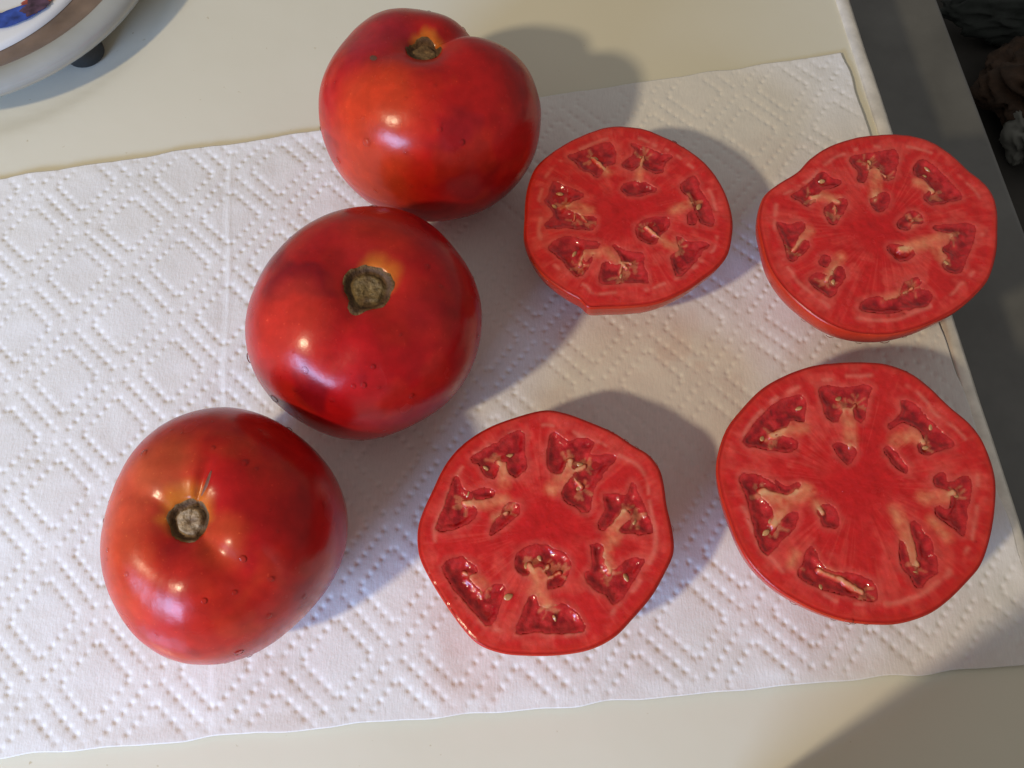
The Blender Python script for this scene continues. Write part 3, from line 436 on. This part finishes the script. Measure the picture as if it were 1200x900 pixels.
whole_tomato('t2', 'dark red tomato with dark wide stem scar, middle of the three whole tomatoes', dict(
    base=(0.43, 0.007, 0.009), dark=(0.20, 0.005, 0.010), dark_amt=0.8, orange=(0.48, 0.030, 0.010), orange_amt=0.28,
    patches=[(-22, -12, 16, (0.55, 0.045, 0.02), 0.5), (2, 18, 16, (0.50, 0.03, 0.012), 0.5), (18, -6, 12, (0.28, 0.008, 0.012), 0.5), (-6, 8, 14, (0.26, 0.008, 0.014), 0.35)],
    yel=11.0, yel_dir=(D(50), 0.62, 7.0), ribs=[(4, 0.35, 0.2), (6, 0.25, 1.4)], grooves=[(D(250), 0.3, 0.9, 0.2, 0.6)],
    dimple=(11.0, 5.0), scar=7.6, knob=0.8, knob_col=(0.21, 0.14, 0.055), tail=(D(245), 0.40), marks=[],
    drops=55, beads=[(D(236), 0.72, 1.0), (D(150), 0.15, 1.2), (D(200), -0.05, 1.5), (D(225), 0.0, 1.3), (D(265), 0.75, 0.7), (D(255), 0.55, 0.8)]), 23)
whole_tomato('t3', 'orange-shouldered tomato with pale scar and short healed crack, at the near left', dict(
    base=(0.46, 0.012, 0.008), dark=(0.22, 0.007, 0.010), dark_amt=0.6, orange=(0.52, 0.055, 0.014), orange_amt=0.35,
    patches=[(-22, 4, 20, (0.60, 0.090, 0.034), 0.7), (-8, 16, 13, (0.46, 0.095, 0.030), 0.55), (-16, -16, 14, (0.52, 0.06, 0.018), 0.6), (20, 2, 24, (0.42, 0.007, 0.008), 0.8), (10, -6, 9, (0.58, 0.10, 0.02), 0.4), (4, -20, 16, (0.50, 0.024, 0.010), 0.5)],
    yel=10.0, yel_dir=(D(100), 0.3, 3.0), ribs=[(5, 0.6, 0.9), (3, 0.35, 2.0)], grooves=[(D(72), 0.14, 1.3, 0.15, 0.4), (D(315), 0.26, 1.1, 0.2, 0.55), (D(150), 0.2, 0.5, 0.2, 0.5)],
    dimple=(10.0, 5.5), scar=6.0, knob=1.0, knob_col=(0.38, 0.265, 0.15), marks=[('crack_scar', [(3.2, 6.6), (4.8, 9.6), (6.0, 13.2)], 1.0, 0.35)],
    drops=75, beads=[(D(172), 0.05, 1.5), (D(205), 0.0, 1.6), (D(212), 0.25, 1.4), (D(120), 0.2, 1.4), (D(150), 0.1, 1.2), (D(160), 0.15, 1.0), (D(185), 0.1, 0.9), (D(285), 0.2, 1.2), (D(305), 0.9, 0.6)]), 37)

# ------------------------------------------------------------------ cut tomatoes
def seed_mesh():
    V = []; F = []; nu, nv = 10, 7
    for i in range(nv):
        a = math.pi * i / (nv - 1)
        for k in range(nu):
            b = 2 * math.pi * k / nu; tp = 1 - 0.35 * (math.cos(a) > 0) * math.cos(a)
            V.append((1.55 * math.cos(a), 1.0 * math.sin(a) * math.cos(b) * tp, 0.5 * math.sin(a) * math.sin(b)))
    for i in range(nv - 1):
        for k in range(nu): F.append((i * nu + k, i * nu + (k + 1) % nu, (i + 1) * nu + (k + 1) % nu, (i + 1) * nu + k))
    me = bpy.data.meshes.new('seed'); me.from_pydata([tuple(x * MM for x in v) for v in V], [], F); me.polygons.foreach_set('use_smooth', [True] * len(F)); me.materials.append(M_SEED)
    me.validate(); return me
SEED_ME = seed_mesh()

def half_tomato(key, label, seed, drops_az, bulge=0.004):
    d = DATA[key]; h = d['h'] * MM; g = np.random.default_rng(seed)
    root = empty('tomato_half', (d['c'][0] * MM, d['c'][1] * MM, TZ)); tag(root, label, 'tomato half', 'cut tomato halves on the towel')
    hh = h - TZ
    na, nr = 660, 132
    O = smooth_closed(d['out'], na)                                           # mm, clockwise or not: fix
    if np.sum(O[:, 0] * np.roll(O[:, 1], -1) - np.roll(O[:, 0], -1) * O[:, 1]) < 0: O = O[::-1]
    ang = np.arctan2(O[:, 1], O[:, 0]); Rm = np.hypot(O[:, 0], O[:, 1])
    q = np.linspace(0.0, 1, nr); q = q / q[-1]; q[0] = 0.004
    X = O[:, 0][:, None] * q * 0.993; Y = O[:, 1][:, None] * q * 0.993
    pale = [(np.array(P), wd) for P, wd in d['pale']]
    rays = []                                                                 # thin strands fanning out from each placenta tip towards the seeds
    for P, wd in pale:
        tip = P[-1]; dr = P[-1] - P[-2]; a0 = math.atan2(dr[1], dr[0])
        for kk in range(7):
            aa = a0 + g.uniform(-1.7, 1.7); ll = g.uniform(1.6, 4.2); mid = tip + 0.55 * ll * np.array([math.cos(aa), math.sin(aa)]); a2 = aa + g.normal(0, 0.4)
            rays.append((np.array([tip, mid, mid + 0.5 * ll * np.array([math.cos(a2), math.sin(a2)])]), g.uniform(0.22, 0.5)))
    def loc_field(x, y):
        s = np.full(x.shape, 1e3); pass
        wob = 0.35 * fbm(p3(x / 2.2, y / 2.2), seed, 2)
        for P in d['loc']:
            dd = poly_sdf(x, y, smooth_closed(P, len(P) * 3)) + wob; s = np.minimum(s, dd)
        pd = np.full(x.shape, 1e3)
        for P, wdt in pale:
            for a, b in zip(P[:-1], P[1:]): pd = np.minimum(pd, seg_dist(x, y, a, b) - wdt * 0.45)
        rd = np.full(x.shape, 1e3)
        for P, wdt in rays:
            for a, b in zip(P[:-1], P[1:]): rd = np.minimum(rd, seg_dist(x, y, a, b) - wdt)
        pd = pd + 0.30 * fbm(p3(x / 1.4, y / 1.4), seed + 3, 2)
        return s, rd, pd
    s, rdf, pd = loc_field(X, Y)
    s = s - 0.30; eff = np.maximum(s, -pd)                                                  # placenta fingers reach into the locules
    rim = (1 - q)[None, :] * Rm[:, None]                                      # mm from the skin
    th = np.arctan2(Y, X)
    Z = -1.3 * sstep(0.45, -0.9, eff) + 0.10 * fbm(p3(X / 2.5, Y / 2.5), seed + 5, 3) + 0.12 * fbm(p3(X / 9, Y / 9), seed + 6, 2)
    Z = Z - 0.35 * sstep(0.9, 0.0, rim)
    fib = fbm(p3(np.cos(th) * 30, np.sin(th) * 30, np.hypot(X, Y) / 14), seed + 8, 3)
    n1 = fbm(p3(X / 6, Y / 6), seed + 9, 3); n2 = fbm(p3(X / 2.0, Y / 2.0), seed + 12, 2)
    def mix(c, col, wt): return c + (np.array(col) - c) * np.clip(wt, 0, 1)[..., None]
    rq = np.hypot(X, Y) / np.mean(Rm)
    c = np.ones(X.shape + (3,)) * np.array((0.64, 0.022, 0.020))
    c = mix(c, (0.60, 0.015, 0.016), sstep(0.55, 0.15, rq + 0.12 * n1) * 0.8)       # redder core
    c = mix(c, (0.74, 0.074, 0.054), (0.80 * sstep(-0.1, 0.8, n1) + 0.45 * sstep(0.0, 0.9, fib)) * sstep(0.12, 0.5, rq)); c = mix(c, (0.56, 0.020, 0.020), 0.35 * sstep(0.1, 0.9, -fib) * sstep(0.12, 0.5, rq))
    wall = sstep(2.6, 0.6, s) * sstep(0.0, 0.5, s)
    c = mix(c, (0.70, 0.125, 0.09), wall * 0.35)
    vas = np.exp(-((rim - 5.2 - 0.5 * n1) / 0.8) ** 2) * sstep(0.0, 0.6, fbm(p3(np.cos(th) * 9, np.sin(th) * 9), seed + 15, 2) + 0.25)
    c = mix(c, (0.80, 0.22, 0.15), 0.55 * vas)                                # pale vascular dashes inside the rind
    c = mix(c, (0.62, 0.034, 0.020), sstep(3.2, 1.2, rim) * 0.6)
    c = mix(c, (0.46, 0.016, 0.010), sstep(0.9, 0.4, rim))
    c = mix(c, (0.82, 0.30, 0.14), 0.75 * sstep(2.6, -0.8, pd + 0.5 * n2) * (0.75 + 0.4 * n2))
    c = mix(c, (0.86, 0.50, 0.25), 0.75 * sstep(0.2, -1.2, pd) * sstep(1.5, -0.5, s))
    c = mix(c, (0.46, 0.014, 0.015), sstep(0.3, -0.5, eff))
    V = np.stack([X * MM, Y * MM, hh + Z * MM], -1).reshape(-1, 3)
    fl_ = mesh_obj('flesh', V, grid_faces(na, nr, True), M_FLESH, root, cols=c.reshape(-1, 3))
    if key == 's3':                                                           # one loose seed left on the cut
        e = bpy.data.objects.new('seed', SEED_ME); COL.objects.link(e); e.parent = fl_
        e.location = (-11.9 * MM, -21.3 * MM, hh + 0.30 * MM); e.rotation_euler = (0.1, 0.05, 0.4); e.scale = (0.95, 1.05, 0.9)
    # skin bowl under the cut
    lv = [(0.992, -0.00055), (1.0, -0.0008), (1.004, -0.0014)]
    for t in np.linspace(0.08, 1, 26):
        lv.append((1.004 + bulge * math.sin(min(1, t / 0.4) * math.pi) - 0.10 * t - 0.50 * t ** 3, -hh * t))
    lv.append((0.2, -hh + 0.0006)); lv.append((0.02, -hh + 0.0008))
    an = np.arange(na); SK = []; SC = []
    for (sc, z) in lv:
        x = O[:, 0] * sc; y = O[:, 1] * sc; t = -z / hh
        low = fbm(p3(np.cos(ang) * 2.5, np.sin(ang) * 2.5, t * 2), seed + 30, 2)
        rib = 1 + 0.012 * low * t
        SK.append(np.stack([x * MM * rib, y * MM * rib, np.full(na, hh + z)], -1))
        cc = np.ones((na, 3)) * np.array((0.48, 0.024, 0.010)); cc = cc + (np.array((0.52, 0.042, 0.014)) - cc) * np.clip(0.4 + 0.6 * low, 0, 1)[:, None]; SC.append(cc)
    SK = np.stack(SK, 1); SC = np.stack(SC, 1)
    mesh_obj('skin', SK.reshape(-1, 3), grid_faces(na, len(lv), True)[:, ::-1], M_SKIN, root, cols=SC.reshape(-1, 3))
    # gel pools, one per locule, and the seeds in them
    gels = []
    for k, P in enumerate(d['loc']):
        P = np.array(P); x0, y0 = P.min(0) - 1.2; x1, y1 = P.max(0) + 1.2
        gx = np.arange(x0, x1, 0.45); gy = np.arange(y0, y1, 0.45)
        A, B = np.meshgrid(gx, gy, indexing='ij'); sd, rdd, pdd = loc_field(A, B); own = poly_sdf(A, B, smooth_closed(P, len(P) * 3)) + 0.35 * fbm(p3(A / 2.2, B / 2.2), seed, 2)
        area = (own < 0).sum() * 0.2
        dep = 0.42 + 0.18 * g.random()
        Zg = -0.10 - dep * sstep(0.25, -1.4, own) + 0.34 * sstep(0.4, -1.2, own) * fbm(p3(A / 2.6, B / 2.6), seed + 40 + k, 3) + 0.10 * fbm(p3(A / 1.0, B / 1.0), seed + 60 + k, 1) - 0.4 * sstep(-0.4, -2.0, own)
        Zg = np.minimum(Zg, -0.06)
        F = grid_faces(len(gx), len(gy)); m = own.ravel(); F = F[(m[F] < 0.75).all(1)]
        use = np.unique(F); re = -np.ones(A.size, int); re[use] = np.arange(len(use))
        nn = fbm(p3(A / 2.0, B / 2.0), seed + 80, 3)
        cg = np.ones(A.shape + (3,)) * np.array((0.42, 0.009, 0.011)); 
        cg = mix(cg, (0.50, 0.022, 0.022), sstep(-0.1, 0.6, nn)); cg = mix(cg, (0.32, 0.005, 0.009), sstep(0.1, 0.7, -nn))
        cg = mix(cg, (0.66, 0.20, 0.085), 0.6 * sstep(0.7, -0.3, pdd)); cg = mix(cg, (0.54, 0.022, 0.020), 0.65 * sstep(-1.1, 0.3, own)); cg = mix(cg, (0.62, 0.20, 0.09), 0.6 * sstep(0.35, -0.25, rdd + 0.25 * nn))
        Vg = np.stack([A * MM, B * MM, hh + Zg * MM], -1).reshape(-1, 3)[use]
        o = mesh_obj('seed_gel', Vg, re[F], M_GEL, root, cols=cg.reshape(-1, 3)[use]); gels.append((o, P, dep))
    cen = [np.array(P).mean(0) for _, P, _ in gels]
    spots = [np.array(p) for p in d['seed']]
    for p in spots[::2]:
        k = int(np.argmin([poly_sdf(np.array([p[0]]), np.array([p[1]]), P)[0] for _, P, _ in gels])); o, P, dep = gels[k]
        e = bpy.data.objects.new('seed', SEED_ME); COL.objects.link(e); e.parent = o
        dirn = p / (np.linalg.norm(p) + 1e-9); an_ = math.atan2(dirn[1], dirn[0]) + g.normal(0, 0.7)
        e.location = (p[0] * MM, p[1] * MM, hh - (dep + 0.42 - 0.30 * g.random()) * MM)
        e.rotation_euler = (g.normal(0, 0.35), g.normal(0, 0.3), an_); s_ = g.uniform(0.65, 0.95); e.scale = (s_, s_ * g.uniform(0.8, 1.1), s_)
    # juice beads on the rind and on the cut
    pts = []
    for (az, t, r0) in drops_az:
        i = int((az % 360) / 360 * na); i = int(np.argmin(np.abs(np.angle(np.exp(1j * (ang - D(az)))))))
        sc = np.interp(t, [-z / hh for _, z in lv[:-2]], [s_ for s_, _ in lv[:-2]]); p = np.array([O[i, 0] * MM * sc, O[i, 1] * MM * sc, hh * (1 - t)])
        n = np.array([O[i, 0], O[i, 1], 0.0]); n /= np.linalg.norm(n); n[2] = 0.5 if t < 0.1 else -0.1; n /= np.linalg.norm(n); pts.append((p, n, r0 * MM))
    for k in range(46):
        i = g.integers(na); rr_ = math.sqrt(g.random()) * 0.97; j = int(rr_ * (nr - 1)); pz = hh + Z[i, j] * MM
        if eff[i, j] < 0.2: continue
        pts.append(((X[i, j] * MM, Y[i, j] * MM, pz), (0, 0, 1.0), MM * (0.16 + 0.42 * g.random() ** 2)))
    droplets(root, pts, 'juice_droplets')
    return root

def az_drops(lst): return lst
g0 = np.random.default_rng(99)
def rnd(n, a0, a1, t0, t1, r0, r1): return [(g0.uniform(a0, a1), g0.uniform(t0, t1), g0.uniform(r0, r1)) for _ in range(n)]
half_tomato('s1', 'smallest cut tomato half, lying beside the cleft whole tomato', 101, rnd(14, 205, 240, 0.01, 0.08, 0.3, 0.9) + [(58, 0.03, 1.3), (52, 0.05, 1.0)] + rnd(14, 0, 360, 0.1, 0.5, 0.5, 1.0))
half_tomato('s2', 'cut tomato half jutting out over the metal edge trim, farthest right', 131, [(268, 0.35, 1.8), (242, 0.4, 1.6), (228, 0.3, 1.2), (255, 0.3, 1.3), (150, 0.1, 1.2)] + rnd(16, 0, 360, 0.1, 0.5, 0.5, 1.1), 0.014)
half_tomato('s3', 'cut tomato half with one loose pale seed on its face, near the middle', 151, rnd(22, 20, 62, 0.01, 0.12, 0.4, 1.4) + [(0, 0.05, 1.2), (355, 0.08, 1.0)] + rnd(8, 0, 360, 0.1, 0.5, 0.5, 0.9))
half_tomato('s4', 'largest cut tomato half, nearest to the right corner of the towel', 171, [(258, 0.03, 1.5), (262, 0.2, 1.1), (255, 0.25, 1.0), (238, 0.3, 1.3), (60, 0.05, 1.0)] + rnd(16, 0, 360, 0.1, 0.5, 0.5, 1.0))

# ------------------------------------------------------------------ decorated glass stand at the back left
def lathe(name, prof_, mat, parent, n=160):
    a = np.arange(n) * 2 * math.pi / n; V = []
    for k in range(n):
        for (r, z) in prof_: V.append((r * math.cos(a[k]), r * math.sin(a[k]), z))
    return mesh_obj(name, np.array(V), grid_faces(n, len(prof_), True), mat, parent)
M_RIM = basic('pale_glazed_rim', (0.37, 0.38, 0.35), 0.10, 40, 0.9, 1.08, Coat_Weight=0.6)
M_BROWN = basic('brown_band', (0.19, 0.13, 0.09), 0.3, 60, 0.7, 1.3)
M_WHITE = basic('white_glaze', (0.74, 0.74, 0.72), 0.2, 30, 0.95, 1.04, Coat_Weight=0.5)
M_BLUE = basic('blue_print', (0.03, 0.07, 0.32), 0.3, 220, 0.5, 1.5)
M_RED = basic('red_print', (0.42, 0.09, 0.06), 0.3, 220, 0.5, 1.5)
M_DARKP = basic('dark_print', (0.06, 0.03, 0.05), 0.3, 260, 0.5, 2.2)
M_RUBBER = basic('black_rubber', (0.018, 0.020, 0.020), 0.55, 120, 0.8, 1.2)
plate = empty('round_stand', (PLATE_C[0], PLATE_C[1], -0.0012)); tag(plate, 'round pale decorated stand on black feet, cut off by the far left corner', 'stand')
lathe('rim', [(0.078, 0.0165), (0.0800, 0.0215), (0.0815, 0.0226), (0.0845, 0.0230), (0.0875, 0.0226), (0.0897, 0.0212), (0.0902, 0.0190), (0.0894, 0.0160), (0.086, 0.0140), (0.070, 0.0130), (0.0, 0.0130)], M_RIM, plate)
lathe('brown_band', [(0.0797, 0.0212), (0.0770, 0.0196), (0.070, 0.0190), (0.060, 0.0190)], M_BROWN, plate)
pd_ = lathe('printed_disc', [(0.0715, 0.0192), (0.0711, 0.0208), (0.0695, 0.0216), (0.062, 0.0218), (0.0, 0.0218)], M_WHITE, plate); pd_.location = (-0.0065, -0.0015, 0)
def mark(name, cx, cy, rx, ry, rot, mat, sd, z):
    n = 40; a = np.arange(n) * 2 * math.pi / n; r = 1 + 0.28 * fbm(p3(np.cos(a) * 1.8, np.sin(a) * 1.8), sd, 3)
    x = rx * r * np.cos(a); y = ry * r * np.sin(a); c, s = math.cos(rot), math.sin(rot)
    V = np.stack([cx + x * c - y * s, cy + x * s + y * c, np.full(n, z)], -1)
    return mesh_obj(name, V, [tuple(range(n))], mat, plate, smooth=False)
mark('blue_print', 0.034, -0.047, 0.016, 0.0045, D(28), M_BLUE, 5, 0.02275)
mark('dark_print', 0.0455, -0.040, 0.0065, 0.0050, D(40), M_DARKP, 6, 0.02290)
mark('red_print', 0.0475, -0.0335, 0.010, 0.0038, D(38), M_RED, 7, 0.02235)
for az in (-38, 52, 142, 232):
    f = lathe('rubber_foot', [(0.0, 0.0005), (0.0072, 0.0005), (0.0082, 0.0015), (0.0085, 0.006), (0.0080, 0.0132)], M_RUBBER, plate, 28)
    f.location = (0.0735 * math.cos(D(az)), 0.0735 * math.sin(D(az)), 0)

# ------------------------------------------------------------------ dim clutter far below, beyond the panel
def crumpled(name, loc, size, mat, sd, label, cat, freq=1.7):
    nu, nv = 72, 40; ph = np.arange(nu) * 2 * math.pi / nu; ps = np.linspace(-math.pi / 2, math.pi / 2, nv); A, B = np.meshgrid(ph, ps, indexing='ij')
    P = np.stack([np.cos(B) * np.cos(A), np.cos(B) * np.sin(A), np.sin(B)], -1)
    n = fbm(P * freq, sd, 2); n2 = np.abs(vnoise(P * freq * 2.1, sd + 5)); n3 = np.abs(vnoise(P * freq * 4.5, sd + 8))
    P = P * (1 + 0.30 * n - 0.38 * n2 - 0.16 * n3)[..., None] * np.array(size); P[..., 2] -= P[..., 2].min()
    o = mesh_obj(name, P.reshape(-1, 3), grid_faces(nu, nv, True), mat); o.location = loc; tag(o, label, cat); return o
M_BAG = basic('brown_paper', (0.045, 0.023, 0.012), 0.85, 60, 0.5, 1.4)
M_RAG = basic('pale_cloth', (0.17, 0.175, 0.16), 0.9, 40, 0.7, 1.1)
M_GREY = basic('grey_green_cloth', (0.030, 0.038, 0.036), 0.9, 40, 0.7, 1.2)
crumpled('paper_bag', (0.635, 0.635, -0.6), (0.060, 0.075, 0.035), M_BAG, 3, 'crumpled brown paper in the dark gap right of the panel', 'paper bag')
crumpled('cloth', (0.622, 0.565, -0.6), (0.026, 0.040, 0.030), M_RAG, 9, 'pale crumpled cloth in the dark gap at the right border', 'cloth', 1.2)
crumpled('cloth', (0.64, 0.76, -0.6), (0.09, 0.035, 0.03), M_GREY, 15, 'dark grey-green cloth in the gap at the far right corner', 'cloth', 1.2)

# ------------------------------------------------------------------ cream tin added out of view past the near edge, to throw the corner shadow
M_TIN = basic('cream_tin', (0.6, 0.57, 0.48), 0.35, 40, 0.9, 1.05)
can = empty('added_canister', (0.0806, -0.1795, 0.0)); tag(can, 'unseen cream tin added past the near edge to throw the corner shadow', 'added_canister')
lathe('body', [(0.0, 0.0006), (0.038, 0.0006), (0.040, 0.002), (0.040, 0.185), (0.039, 0.187), (0.0, 0.187)], M_TIN, can, 72)
lathe('lid', [(0.0405, 0.1875), (0.0415, 0.189), (0.0415, 0.203), (0.040, 0.205), (0.010, 0.206), (0.008, 0.208), (0.010, 0.216), (0.006, 0.219), (0.0, 0.2195)], M_TIN, can, 72)
